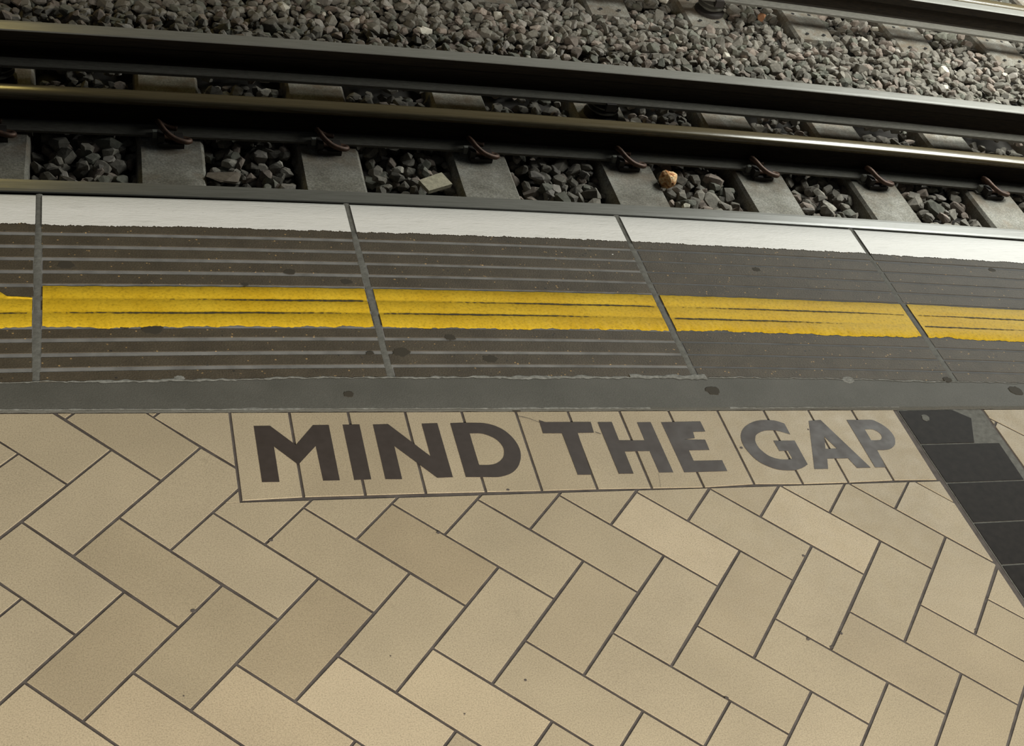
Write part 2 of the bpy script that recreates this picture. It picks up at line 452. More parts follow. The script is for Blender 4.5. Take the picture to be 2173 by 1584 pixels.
def tile_prism(poly, z=0.0, joint=0.0026, cham=0.0004, depth=0.012):
    if area2(poly) < 0:
        poly = poly[::-1]
    a = inset(poly, joint)
    if len(a) < 3 or area2(a) < 1.5e-5:
        return None
    cx = sum(p[0] for p in a) / len(a)
    cy = sum(p[1] for p in a) / len(a)
    def shrink(p):
        l = math.hypot(p[0] - cx, p[1] - cy)
        k = (l - cham * 1.3) / l
        return cx + (p[0] - cx) * k, cy + (p[1] - cy) * k
    n = len(a)
    V = [(p[0], p[1], z - depth) for p in a] + [(p[0], p[1], z - cham) for p in a] + [(*shrink(p), z) for p in a]
    F = [tuple(range(2 * n, 3 * n))]
    for r in (0, 1):
        for i in range(n):
            j = (i + 1) % n
            F.append((r * n + i, r * n + j, (r + 1) * n + j, (r + 1) * n + i))
    return V, F


def tube(path, rad, sides=10, cap=True):
    P = [Vector(p) for p in path]
    V, F = [], []
    up = Vector((0.3, 0.2, 0.93)).normalized()
    for i, p in enumerate(P):
        t = (P[min(i + 1, len(P) - 1)] - P[max(i - 1, 0)]).normalized()
        s = t.cross(up).normalized()
        u = s.cross(t).normalized()
        r = rad[i] if isinstance(rad, (list, tuple)) else rad
        for k in range(sides):
            a = 2 * math.pi * k / sides
            V.append(p + s * math.cos(a) * r + u * math.sin(a) * r)
    for i in range(len(P) - 1):
        for k in range(sides):
            q = (k + 1) % sides
            F.append((i * sides + k, i * sides + q, (i + 1) * sides + q, (i + 1) * sides + k))
    if cap:
        F.append(tuple(range(sides))[::-1])
        F.append(tuple((len(P) - 1) * sides + k for k in range(sides)))
    return V, F


def catmull(pts, n=6):
    out = []
    P = [Vector(p) for p in pts]
    for i in range(len(P) - 1):
        p0, p1, p2, p3 = P[max(i - 1, 0)], P[i], P[i + 1], P[min(i + 2, len(P) - 1)]
        for k in range(n):
            t = k / n
            out.append(0.5 * ((2 * p1) + (-p0 + p2) * t + (2 * p0 - 5 * p1 + 4 * p2 - p3) * t * t + (-p0 + 3 * p1 - 3 * p2 + p3) * t ** 3))
    out.append(P[-1])
    return out


def lathe(prof, n=20):
    V = [(r * math.cos(2 * math.pi * k / n), r * math.sin(2 * math.pi * k / n), z) for r, z in prof for k in range(n)]
    F = []
    for i in range(len(prof) - 1):
        for k in range(n):
            q = (k + 1) % n
            F.append((i * n + k, i * n + q, (i + 1) * n + q, (i + 1) * n + k))
    F.append(tuple(range(n))[::-1])
    F.append(tuple((len(prof) - 1) * n + k for k in range(n)))
    return V, F


def wob(x, seed, amp, f=1.0):
    """smooth ragged noise along a line"""
    s = 0
    for k, (fr, a) in enumerate(((9, 0.45), (23, 0.3), (61, 0.3), (140, 0.28), (290, 0.2))):
        s += a * math.sin(x * fr * f + seed * (3.1 + k * 1.7) + 1.3 * math.sin(x * fr * f * 0.37 + seed * k))
    return s * amp


def blob(cx, cy, r, z, seed, n=14, sx=1.0, sy=1.0, h=0.0006):
    R = random.Random(seed)
    ring = []
    for k in range(n):
        a = 2 * math.pi * k / n
        q = r * (0.85 + 0.3 * R.random())
        ring.append((cx + q * sx * math.cos(a), cy + q * sy * math.sin(a)))
    V = [(x, y, z - 0.001) for x, y in ring] + [(cx + (x - cx) * 0.9, cy + (y - cy) * 0.9, z + h) for x, y in ring]
    F = [tuple(range(n, 2 * n))] + [(i, (i + 1) % n, n + (i + 1) % n, n + i) for i in range(n)]
    return V, F


def quad(c, x):
    return c[0] * x * x + c[1] * x + c[2]


EDGE_C = (-0.0163, 0.0060, 0.7565)
def edge(x):
    """line of the platform edge, which follows the curve of the track"""
    return quad(EDGE_C, x)


def tile_far(x):
    return 0.0935 - 0.0283 * x


# ------------------------------------------------------------------ platform floor
X0, X1, Y0 = -1.25, 3.05, -1.10
v, f = box(-2.6, 4.4, -3.0, 0.30, -0.12, -0.0016)
floor = obj('floor', v, f, 'grout', kind='structure')
floor['label'] = 'beige herringbone tiled platform floor with dark joints'


def lay(u, v):
    """lattice of the herringbone, with the small unevenness of the laid tiles"""
    x, y = (u - v) / math.sqrt(2) * 0.11, -(u + v) / math.sqrt(2) * 0.11
    sw = sx = sy = 0.0
    for a, b, dx, dy in LAYING:
        w = math.exp(-((u - a) ** 2 + (v - b) ** 2) / (2 * 0.62 ** 2))
        sw += w
        sx += w * dx
        sy += w * dy
    sw += 0.12
    return x + 0.001 * sx / sw, y + 0.001 * sy / sw


PL0, PL1 = JOINTS[0][0], JOINTS[0][1]      # left border of the lettered panel
PB0, PB1 = JOINTS[0][1], JOINTS[-1][1]     # its lower border
BL = ((1.6225, 0.2), (1.6185, -3.0))       # left border of the black band
BR = ((1.857, 0.2), (1.800, -3.0))         # right border of the black band
FAR = ((3.5, tile_far(3.5)), (-2.0, tile_far(-2.0)))
tiles = []
for i in range(-40, 41):
    for j in range(-40, 41):
        for kind in (0, 1):
            u0, v0 = (i + 2 * j, -i + 2 * j) if kind == 0 else (1 + i + 2 * j, 1 - i + 2 * j)
            du, dv = (1, 2) if kind == 0 else (2, 1)
            cx, cy = (u0 + du / 2 - v0 - dv / 2) * 0.0778, -(u0 + du / 2 + v0 + dv / 2) * 0.0778
            if not (X0 < cx < X1 and Y0 < cy < 0.25):
                continue
            q = [lay(u0, v0), lay(u0, v0 + dv), lay(u0 + du, v0 + dv), lay(u0 + du, v0)]
            if area2(q) < 0:
                q = q[::-1]
            q = clip(q, *FAR)
            if len(q) < 3:
                continue
            pieces = []
            west = clip(q, BL[1], BL[0])
            if len(west) > 2:
                ar = lambda p: area2(p) if len(p) > 2 else 0.0
                lo = clip(west, PB1, PB0)                                # below the panel
                left = clip(west, PL1, PL0)                              # left of the panel
                if ar(clip(left, PB1, PB0) if left else []) >= ar(lo) - 1.2e-4:
                    pieces.append(left)
                elif ar(clip(left, PB0, PB1) if left else []) < 1.2e-4:
                    pieces.append(lo)
                else:                                                    # the one cut round the corner
                    pieces.append(lo)
                    pieces.append(clip(left, (PB0[0], PB0[1] - 0.0044), (PB1[0], PB1[1] - 0.0044)))
            pieces.append(clip(q, BR[0], BR[1]))
            for pc in pieces:
                if len(pc) > 2 and area2(pc) > 4e-5:
                    tiles.append(pc)


def inside(p, poly):
    return all((b[0] - a[0]) * (p[1] - a[1]) - (b[1] - a[1]) * (p[0] - a[0]) >= 0 for a, b in zip(poly, poly[1:] + poly[:1]))


def firing(poly):
    """paler and darker firings of single tiles"""
    if any(inside(p, poly) for p in PALE):
        return 1.16, 1.15, 1.15
    if any(inside(p, poly) for p in DARK):
        return 0.93, 0.92, 0.90
    return 0.99, 0.99, 0.99


for pc in tiles:
    t = tile_prism(pc, z=random.uniform(-0.0003, 0.0003))
    if t:
        o = obj('tile', *t, 'tile', floor)
        o.color = (*firing(pc), 1)

# chips and dark flecks in the tiles
for k, (x, y, r) in enumerate(CHIPS):
    obj('chip', *blob(x, y, r * 0.62, 0.0004, 50 + k, 11, 1.0, 0.8, 0.0002), 'grout', floor)

# ------------------------------------------------------------------ lettered panel
panel = thing('lettered_tile_panel', 'beige tile panel with dark inlaid letters reading MIND THE GAP', 'floor sign', (0.9, -0.04, 0))
PINV = Matrix.Translation((-0.9, 0.04, 0))


def shift(V, dx=-0.9, dy=0.04, dz=0.0):
    return [(a + dx, b + dy, c + dz) for a, b, c in V]


for k in range(13):
    (a, b), (c, d) = JOINTS[k], JOINTS[k + 1]
    a = (a[0], tile_far(a[0]))
    c = (c[0], tile_far(c[0]))
    t = tile_prism([b, d, c, a], z=random.uniform(-0.0002, 0.0002))
    obj('tile', shift(t[0]), t[1], 'tile', panel)


def letter_mesh(loops, z0, z1):
    bm = bmesh.new()
    es = []
    for lp in loops:
        vs = [bm.verts.new((x, y, z1)) for x, y in lp]
        es += [bm.edges.new((vs[i], vs[(i + 1) % len(vs)])) for i in range(len(vs))]
    bmesh.ops.triangle_fill(bm, use_beauty=True, use_dissolve=False, edges=es)
    for fc in bm.faces:
        fc.normal_update()
        if fc.normal.z < 0:
            fc.normal_flip()
    r = bmesh.ops.extrude_edge_only(bm, edges=es)
    for g in r['geom']:
        if isinstance(g, bmesh.types.BMVert):
            g.co.z = z0
    V = [tuple(p.co) for p in bm.verts]
    bm.verts.index_update()
    F = [tuple(p.index for p in fc.verts) for fc in bm.faces]
    bm.free()
    return V, F


def rounded(lp, hard=0.82):
    """refine the curved runs of a traced outline, keep its corners"""
    n = len(lp)
    out = []
    def turn(i):
        a, b, c = Vector(lp[i - 1]), Vector(lp[i]), Vector(lp[(i + 1) % n])
        return (b - a).normalized().dot((c - b).normalized())
    soft = [turn(i) > hard for i in range(n)]
    for i in range(n):
        p0, p1, p2, p3 = (Vector(lp[(i + k - 1) % n]) for k in range(4))
        out.append(tuple(p1))
        if soft[i] or soft[(i + 1) % n]:
            if not soft[i]:
                p0 = 2 * p1 - p2
            if not soft[(i + 1) % n]:
                p3 = 2 * p2 - p1
            if (p2 - p1).length > 0.03:
                continue
            for t in (0.25, 0.5, 0.75):
                out.append(tuple(0.5 * ((2 * p1) + (-p0 + p2) * t + (2 * p0 - 5 * p1 + 4 * p2 - p3) * t * t + (-p0 + 3 * p1 - 3 * p2 + p3) * t ** 3)))
    return out


for ch, loops in LETTERS.items():
    lps = [rounded(l) if ch in 'DGP' else l for l in loops]
    V, F = letter_mesh(lps, -0.006, 0.0006)
    o = obj('letter', shift(V), F, 'letter', panel)
    o['label'] = f'dark inlaid letter {ch}'
for k, (pts, w) in enumerate(CRACKS):
    V, F = [], []
    for i, (x, y) in enumerate(pts):
        V += [(x, y - w, 0.0007), (x, y + w, 0.0007)]
        if i:
            F.append((2 * i - 2, 2 * i, 2 * i + 1, 2 * i - 1))
    obj('crack', shift(V), F, 'grout', panel)

# ------------------------------------------------------------------ black band
bw = []
N = 60
for k in range(N + 1):
    y = 0.062 - k * (1.2 / N)
    t = (0.2 - y) / 3.2
    xl = BL[0][0] + (BL[1][0] - BL[0][0]) * t + 0.0095
    xr = BR[0][0] + (BR[1][0] - BR[0][0]) * t - 0.004 + wob(y, 3, 0.0012)
    bw.append((xl, xr, min(y, tile_far(1.73) + 0.002)))
V, F = [], []
for xl, xr, y in bw:
    V += [(xl, y, -0.0010), (xr, y, -0.0010)]
F = [(2 * k, 2 * k + 2, 2 * k + 3, 2 * k + 1) for k in range(N)]
trim1 = obj('trim_1', V, F, 'mortar', kind='structure')
trim1['label'] = 'black tile band crossing the platform floor'
rows = [0.0437, -0.0605, -0.1722, -0.2818, -0.3912]
while rows[-1] > -1.1:
    rows.append(rows[-1] - 0.1095)
for k in range(len(rows) - 1):
    ya, yb = rows[k], rows[k + 1]
    xl = lambda y: 1.6322 + 0.0006 * y
    xr = lambda y: 1.838 + 0.045 * y if y > -0.2 else 1.829 + 0.02 * (y + 0.2)
    q = [(xl(yb), yb), (xr(yb), yb - 0.003), (xr(ya), ya - 0.003), (xl(ya), ya)]
    if k == 0:
        q = [(xl(yb), yb), (xr(yb), yb - 0.003), (xr(ya) - 0.002, ya - 0.052), (xr(ya) - 0.030, ya - 0.030), (xr(ya) - 0.016, ya - 0.002), (xl(ya), ya)]
    obj('tile', *tile_prism(q, z=0.0, joint=0.0022), 'black_tile', trim1)
obj('gum_stain', *blob(1.690, 0.018, 0.010, 0.0003, 5), 'mortar', trim1)

# ------------------------------------------------------------------ asphalt strip
SN = -0.582                                  # near side of the coping, from the edge
V, F = [], []
n = 420
for k in range(n + 1):
    x = -1.4 + 4.9 * k / n
    yn = tile_far(x) - 0.0015 + wob(x, 1, 0.0016)
    yf = edge(x) + SN + 0.004
    V += [(x, yn, -0.006), (x, yn + 0.0025, 0.0012), (x, yn + 0.011, 0.0014), (x, (yn + yf) / 2, 0.0004), (x, yf, -0.0005)]
for k in range(n):
    for r in range(4):
        F.append((5 * k + r, 5 * k + 5 + r, 5 * k + 6 + r, 5 * k + 1 + r))
trim2 = obj('trim_2', V, F, 'asphalt', kind='structure', smooth=True)
trim2['label'] = 'dark grey asphalt strip between tiles and platform coping'
# pale cement smears along the two sides of the strip
def bead(name, x0, x1, yfun, wfun, parent, z, seed, m='bead', step=0.006):
    V, F = [], []
    n = int((x1 - x0) / step)
    for k in range(n + 1):
        x = x0 + (x1 - x0) * k / n
        y = yfun(x)
        w = max(0.0004, wfun(x))
        V += [(x, y - w, z), (x, y, z + 0.0008), (x, y + w, z)]
    for k in range(n):
        for r in range(2):
            F.append((3 * k + r, 3 * k + 3 + r, 3 * k + 4 + r, 3 * k + 1 + r))
    return obj(name, V, F, m, parent, smooth=True)


bead('cement_bead', -1.4, 1.12, lambda x: edge(x) + SN + wob(x, 5, 0.003), lambda x: 0.0022 + wob(x, 8, 0.0030), trim2, 0.0004, 1)
bead('cement_bead', 1.04, 1.215, lambda x: edge(x) + SN + 0.002 + wob(x, 6, 0.003), lambda x: 0.006 + wob(x, 9, 0.004), trim2, 0.0006, 1)
bead('cement_bead', 1.22, 3.4, lambda x: edge(x) + SN + wob(x, 15, 0.003), lambda x: 0.0006 + wob(x, 18, 0.0016), trim2, 0.0004, 1)
bead('cement_bead', -1.4, 1.05, lambda x: tile_far(x) + 0.006 + wob(x, 25, 0.001), lambda x: 0.0012 + wob(x, 28, 0.0022), trim2, 0.0013, 1)
bead('cement_bead', 1.23, 1.64, lambda x: tile_far(x) + 0.005 + wob(x, 35, 0.001), lambda x: 0.0008 + wob(x, 38, 0.0016), trim2, 0.0013, 1)
for k, (x, y, r, mm) in enumerate(STRIP_STAINS):
    obj('gum_stain', *blob(x, y, r * 0.9, 0.0016, 80 + k, 22, 1.0, 0.8, -0.0004), mm, trim2)

# ------------------------------------------------------------------ coping of the platform edge
V, F = [], []
xs = [-2.6 + 0.2 * k for k in range(41)]
for x in xs:
    V += [(x, edge(x) - 0.10, -1.45), (x, edge(x) - 0.10, -0.085), (x, edge(x) + SN - 0.05, -0.085), (x, edge(x) + SN - 0.05, -1.45)]
for k in range(len(xs) - 1):
    for r in range(3):
        F.append((4 * k + r, 4 * k + 1 + r, 4 * k + 5 + r, 4 * k + 4 + r))
wall = recalc(obj('wall_platform', V, F, 'wall', kind='structure'))
wall['label'] = 'platform wall carrying the ribbed coping slabs with white and yellow lines'

GROOVES = [-0.140, -0.182, -0.222, -0.263, -0.305, -0.345, -0.3855, -0.430, -0.467, -0.508, -0.548]
SX = [-1.412, -0.757, -0.0985, 0.5525, 1.2105, 1.8565, 2.512, 3.167]


def cop(x, off, z):
    """point on the coping: x along the edge, off from the edge (negative towards the viewer)"""
    return (x + 0.035 * off, edge(x + 0.035 * off) + off, z)


def sweep(xa, xb, prof, n, closed=False):
    V, F = [], []
    m = len(prof)
    for k in range(n + 1):
        x = xa + (xb - xa) * k / n
        for off, z in prof:
            V.append(cop(x, off, z))
    for k in range(n):
        for r in range(m if closed else m - 1):
            q = (r + 1) % m
            F.append((k * m + r, (k + 1) * m + r, (k + 1) * m + q, k * m + q))
    if closed:
        F.append(tuple(range(m)))
        F.append(tuple(n * m + r for r in range(m))[::-1])
    return V, F


for s in range(len(SX) - 1):
    xa, xb = SX[s] + 0.0062, SX[s + 1] - 0.0062
    gd = -0.0010 if s < 4 else -0.0008
    gw = (0.0050 if s < 3 else 0.0042) if s < 4 else 0.0028
    slab = recalc(obj('coping_slab', *sweep(xa, xb, [(SN, -0.08), (SN, gd), (-0.132, gd), (-0.130, -0.0004), (-0.012, -0.0004), (-0.004, -0.003), (0.0, -0.010), (0.0, -0.08)], 10, True), 'slab' if s < 4 else 'slab_shade', wall))
    # the ribs of the walking surface
    edges_ = [-0.130] + GROOVES
    for g in range(len(GROOVES)):
        o0 = GROOVES[g] - gw
        o1 = (GROOVES[g + 1] + gw) if g + 1 < len(GROOVES) else SN + 0.001
        t = random.uniform(0.0, 0.004)
        recalc(obj('rib', *sweep(xa + t, xb - random.uniform(0, 0.003), [(o0, gd - 0.001), (o0 - 0.0012, 0.0), (o1 + 0.0012, 0.0), (o1, gd - 0.001)], 8, True), 'rib', slab))
    recalc(obj('rib', *sweep(xa, xb, [(-0.100, -0.003), (-0.101, 0.0001), (-0.1335, 0.0001), (-0.136, gd - 0.001)], 8, True), 'rib', slab))
    # white edge line with a brushed, ragged inner side
    V, F = [], []
    n = 320
    for k in range(n + 1):
        x = xa + (xb - xa) * k / n
        w = -0.109 + wob(x * 1.0, 40, 0.0026) + random.uniform(-0.003, 0.003) * random.random()
        for off, z in ((0.0008, -0.030), (0.0008, -0.010), (-0.004, -0.0022), (-0.013, 0.0010), (-0.06, 0.0010), (-0.098, 0.0010), (w, 0.0009)):
            V.append(cop(x, off, z))
    for k in range(n):
        for r in range(6):
            F.append((7 * k + r, 7 * k + 7 + r, 7 * k + 8 + r, 7 * k + 1 + r))
    obj('white_stripe', V, F, 'white', slab, smooth=True)
    # thick yellow line following the ribs
    V, F = [], []
    n = 170
    g5, g6, g7, g8 = GROOVES[4], GROOVES[5], GROOVES[6], GROOVES[7]
    for k in range(n + 1):
        x = xa + 0.003 + (xb - xa - 0.006) * k / n
        far = -0.3075 + wob(x, 60, 0.0012)
        near = -0.4300 + wob(x, 70, 0.0040) + random.uniform(-0.001, 0.001)
        if s == 1:      # flaked away towards the joint
            t = (x - (SX[2] - 0.085)) / 0.03
            far -= 0.031 * max(0.0, min(1.0, t)) + (0.006 * max(0.0, min(1.0, (t - 1) / 3)))
        fill = (0.0008 if s < 4 else 0.0014) + 0.0004 * math.sin(x * 5 + s)       # grooves half filled with paint
        prof = [(far + 0.001, -0.0005), (far - 0.002, 0.0016), (g6 + 0.0075, 0.0014), (g6 + 0.0030, gd + 0.0003 + fill), (g6 - 0.0030, gd + 0.0002 + fill), (g6 - 0.0062, 0.0014), (g7 + 0.0075, 0.0014), (g7 + 0.0030, gd + 0.0003 + fill), (g7 - 0.0030, gd + 0.0002 + fill), (g7 - 0.0062, 0.0014), (near + 0.003, 0.0013), (near, -0.0004)]
        lim = far - 0.004
        for q, (off, z) in enumerate(prof):
            if q > 1:
                off = min(off, lim - 0.0002 * q)
            V.append(cop(x, off, z + wob(x, 3 + q, 0.0002)))
    m = 12
    for k in range(n):
        for r in range(m - 1):
            F.append((m * k + r, m * k + m + r, m * k + m + 1 + r, m * k + 1 + r))
    obj('yellow_stripe', V, F, 'yellow', slab, smooth=True)
    # broken dark cracks along the painted-over grooves
    for gi, g in enumerate((g6, g7)):
        if s == 1 and gi == 0:
            continue
        V, F = [], []
        n = 130
        ws = []
        for k in range(n + 1):
            x = xa + 0.012 + (xb - xa - 0.024) * k / n
            w = 0.0009 + 0.0012 * math.sin(x * 7.1 + s * 2.3 + gi * 1.7) + random.uniform(-0.0007, 0.0007)
            ws.append(w)
            y0 = g - 0.0050 + wob(x, s + gi, 0.0008)
            V += [cop(x, y0 - max(w, 0.0001), 0.0019), cop(x, y0 + max(w, 0.0001), 0.0017)]
            if k and ws[-1] > 0 and ws[-2] > 0:
                F.append((2 * k - 2, 2 * k, 2 * k + 1, 2 * k - 1))
        if F:
            obj('crack', V, F, 'gum', slab)
for s, x in enumerate(SX[1:-1]):
    V, F = [], []
    n = 90
    for k in range(n + 1):
        off = 0.0 + (SN) * k / n
        w = 0.0060 + abs(wob(off * 2, s + 4, 0.0012)) + (0.0010 if off < -0.13 else 0)
        c = wob(off, s, 0.001)
        z = -0.0012 if off > -0.11 else 0.0003
        if -0.435 < off < -0.30:
            z = 0.0006
            w = 0.0064
        p = cop(x + c, off, z)
        V += [(p[0] - w, p[1], z - 0.0012), (p[0], p[1], z), (p[0] + w, p[1], z - 0.0012)]
    for k in range(n):
        for r in range(2):
            F.append((3 * k + r, 3 * k + 1 + r, 3 * k + 4 + r, 3 * k + 3 + r))
    recalc(obj('mortar_joint', V, F, 'mortar', wall, smooth=True))
for k, (x, y, r, mm) in enumerate(SLAB_STAINS):
    obj('gum_stain', *blob(x, y, r * 0.85, 0.0008, 120 + k, 22, 1.1, 0.8, -0.0004), mm, wall)

# unseen wall added behind the far track to block daylight on the left
v, f = box(-9.0, 6.75, 7.0, 7.5, -1.4, 7.5)
light_blocker = obj('wall_light_blocker', v, f, 'wall', kind='structure')
light_blocker['label'] = 'dark wall added behind the far track to block light'

# ------------------------------------------------------------------ track bed
v, f = box(-3.0, 9.0, 0.75, 8.0, -1.75, -1.345)
ground = obj('ground', v, f, 'bed', kind='structure')
ground['label'] = 'dark bed of the railway covered in grey and pink crushed stone'

C_C = (-0.0113, 0.0205, 3.325)     # middle of the outer conductor rail
B_C = (-0.0112, 0.0150, 3.001)     # running rail
A_C = (-0.0085, 0.0010, 2.312)     # centre conductor rail
yc = lambda x: quad(C_C, x)
yb = lambda x: quad(B_C, x)
ya = lambda x: quad(A_C, x)
yd = lambda x: quad(C_C, x) + 1.165 - 0.012 * (x - 5)
ye = lambda x: yd(x) + 0.285
RX0, RX1 = -1.8, 8.0
ZS = -1.26                          # top of the sleepers


def rail(parent, name, yf, prof, material, x0=RX0, x1=RX1, step=0.1, smooth=False, org=(0, 0, 0)):
    n = int((x1 - x0) / step)
    V, F = [], []
    m = len(prof)
    for k in range(n + 1):
        x = x0 + (x1 - x0) * k / n
        y = yf(x)
        for d, z in prof:
            V.append((x - org[0], y + d - org[1], z - org[2]))
    for k in range(n):
        for r in range(m):
            q = (r + 1) % m
            F.append((k * m + r, k * m + q, (k + 1) * m + q, (k + 1) * m + r))
    F.append(tuple(range(m)))
    F.append(tuple(n * m + r for r in range(m))[::-1])
    o = obj(name, V, F, material, parent)
    recalc(o)
    if smooth:
        for p in o.data.polygons:
            p.use_smooth = len(p.vertices) == 4
    return o


def mirror(p):
    return p + [(-a, b) for a, b in reversed(p) if abs(a) > 1e-6]


def running_rail(label, yf, zt):
    o = thing('running_rail', label, 'rail', (2.0, yf(2.0), zt - 0.15), 'running rails')
    org = (2.0, yf(2.0), zt - 0.15)
    crown = [(-0.0345, -0.030), (-0.035, -0.012), (-0.0325, -0.0062), (-0.028, -0.0032), (-0.020, -0.0015), (-0.010, -0.0004), (0.0, 0.0)]
    h = mirror(crown)
    rail(o, 'head', yf, [(d, zt + z) for d, z in h], 'steel_head', smooth=True, org=org)
    w = [(-0.033, -0.0305), (-0.030, -0.040), (-0.012, -0.048), (-0.009, -0.060), (-0.009, -0.118), (-0.016, -0.128)]
    w = w + [(-a, b) for a, b in reversed(w)]
    rail(o, 'web', yf, [(d, zt + z) for d, z in w], 'rail_dark', org=org)
    ft = [(-0.020, -0.1265), (-0.064, -0.138), (-0.069, -0.141), (-0.069, -0.150)]
    ft = ft + [(-a, b) for a, b in reversed(ft)]
    rail(o, 'foot', yf, [(d, zt + z) for d, z in ft], 'rail_foot', org=org)
    return o


def conductor_rail(label, yf, zt):
    o = thing('conductor_rail', label, 'rail', (2.0, yf(2.0), zt - 0.148), 'conductor rails')
    org = (2.0, yf(2.0), zt - 0.148)
    h = [(-0.0365, -0.0060), (-0.037, -0.0035), (-0.034, -0.0008), (-0.02, 0.0)]
    h = h + [(-a, b) for a, b in reversed(h)]
    rail(o, 'head', yf, [(d, zt + z) for d, z in h], 'cond_head', org=org)
    w = [(-0.0363, -0.0062), (-0.034, -0.046), (-0.019, -0.060), (-0.019, -0.118), (-0.026, -0.128)]
    w = w + [(-a, b) for a, b in reversed(w)]
    rail(o, 'web', yf, [(d, zt + z) for d, z in w], 'rail_dark', org=org)
    ft = [(-0.026, -0.1265), (-0.066, -0.1335), (-0.070, -0.137), (-0.070, -0.148)]
    ft = ft + [(-a, b) for a, b in reversed(ft)]
    rail(o, 'foot', yf, [(d, zt + z) for d, z in ft], 'rail_foot', org=org)
    return o


conductor_rail('flat-topped conductor rail nearest the white platform edge', ya, -1.06)
running_rail('brown running rail with rusty clips on its near foot', yb, -1.10)
conductor_rail('flat-topped raised conductor rail in front of the wide stone strip', yc, -1.02)
conductor_rail('distant conductor rail crossing the upper right corner', yd, -1.02)
running_rail('far running rail barely visible at the upper right corner', ye, -1.10)

# ------------------------------------------------------------------ sleepers
TILT = 0.055


def sleeper_body(parent, y0, y1, cx, cy, w=0.252):
    """long concrete block with chamfered edges, local to the thing's origin at (cx, cy, ZS - 0.16)"""
    h = w / 2
    prof = [(-h - 0.012, 0.0), (-h, 0.146), (-h + 0.012, 0.16), (h - 0.012, 0.16), (h, 0.146), (h + 0.012, 0.0)]
    V, F = [], []
    n = 14
    for k in range(n + 1):
        y = y0 + (y1 - y0) * k / n
        inset_ = 0.015 if k in (0, n) else 0.0
        for d, z in prof:
            V.append((d * (1 - inset_) + TILT * y + random.uniform(-0.0012, 0.0012), y, z + random.uniform(-0.001, 0.001) - (0.01 if inset_ and z > 0.1 else 0)))
    m = len(prof)
    for k in range(n):
        for r in range(m):
            q = (r + 1) % m
            F.append((k * m + r, k * m + q, (k + 1) * m + q, (k + 1) * m + r))
    F.append(tuple(range(m)))
    F.append(tuple(n * m + r for r in range(m))[::-1])
    return recalc(obj('body', V, F, 'sleeper', parent))


def clip_parts(parent, yr, side=-1, full=True):
    """spring clip, iron shoulder, pad and insulator where the rail crosses the sleeper; yr: rail middle, local"""
    z = 0.16
    xo = TILT * yr - 0.008
    s = -side
    def L(p):
        return [(xo + a, yr + side * 0.069 + s * b, z + c) for a, b, c in p]
    v, f = box(-0.078, 0.078, -0.016, 0.15, 0.0, 0.0098)
    pad = obj('rail_pad', L(v), f, 'pad', parent)
    # shoulder casting
    parts = [box(-0.046, 0.050, -0.058, -0.006, -0.004, 0.018), box(-0.050, -0.026, -0.050, -0.004, 0.010, 0.046), box(0.014, 0.046, -0.050, -0.004, 0.010, 0.040)]
    V, F = merge(parts)
    sh = recalc(obj('shoulder', L(V), F, 'iron', parent))
    # nylon insulator upright
    v, f = box(-0.066, -0.046, -0.010, 0.012, 0.010, 0.038)
    obj('insulator_tab', L(v), f, 'nylon', sh)
    path = [(-0.040, -0.028, 0.030), (0.030, -0.028, 0.028), (0.062, -0.030, 0.026), (0.072, -0.045, 0.028), (0.052, -0.060, 0.034), (0.012, -0.056, 0.044), (-0.020, -0.034, 0.058), (-0.040, -0.002, 0.070), (-0.046, 0.026, 0.066), (-0.028, 0.040, 0.046), (0.002, 0.038, 0.034), (0.030, 0.034, 0.031)]
    V, F = tube(catmull(path, 4), 0.0108, 9)
    o = obj('rail_clip', L([tuple(q) for q in V]), F, 'clip', sh, smooth=True)
    recalc(o)
    return o


def hole(parent, x, y):
    V, F = lathe([(0.010, 0.1595), (0.010, 0.1612), (0.006, 0.1612)], 10)
    obj('bolt_hole', [(a + x, b + y, c) for a, b, c in V], F, 'hole', parent)


# x of each sleeper's middle where it passes under the running rail (yb), left to right
NEAR = [(-0.82, 0), (-0.186, 0), (0.456, 1), (1.078, 1), (1.720, 1), (2.395, 1), (3.048, 1), (3.642, 1), (4.273, 1), (4.92, 1)]
ORD = {-0.186: 'dark concrete sleeper at the left border of the photo',
       0.456: 'shaded concrete sleeper between a dark stone bay and the large flat stone',
       1.078: 'concrete sleeper with rusty clip to the left of the pale slab stone',
       1.720: 'concrete sleeper with dark clip to the right of the pale slab stone',
       2.395: 'concrete sleeper beside the copper foil ball',
       3.048: 'third concrete sleeper from the right border on the near track',
       3.642: 'rust-streaked concrete sleeper, second from the right on the near track',
       4.273: 'rightmost near-track concrete sleeper, cut by the photo border'}
SLP = []
for x, vis in NEAR:
    y = yb(x)
    lab = ORD.get(x, 'near-track concrete sleeper outside the photo on the %s' % ('left' if x < 0 else 'right'))
    t = thing('concrete_sleeper', lab, 'sleeper', (x, y, ZS - 0.16), 'sleepers of the near track')
    sleeper_body(t, 1.05 - y, 3.60 - y, x, y)
    clip_parts(t, 0.0, -1)
    dy = yc(x) - 0.095 - y
    hole(t, TILT * dy - 0.05, dy)
    hole(t, TILT * dy + 0.06, dy - 0.004)
    SLP.append((x, y, 1.0, 3.60, 0.145))
FARS = [(2.20, 'x'), (2.83, 'far sleeper end with two bolt holes at the top edge of the photo'), (3.40, 'far sleeper under the stacked disc insulator'),
        (4.04, 'far sleeper with chipped top, left of three under the distant conductor rail'), (4.68, 'far sleeper in the middle of three under the distant conductor rail'),
        (5.295, 'far sleeper nearest the right border under the distant conductor rail'), (5.92, 'x')]
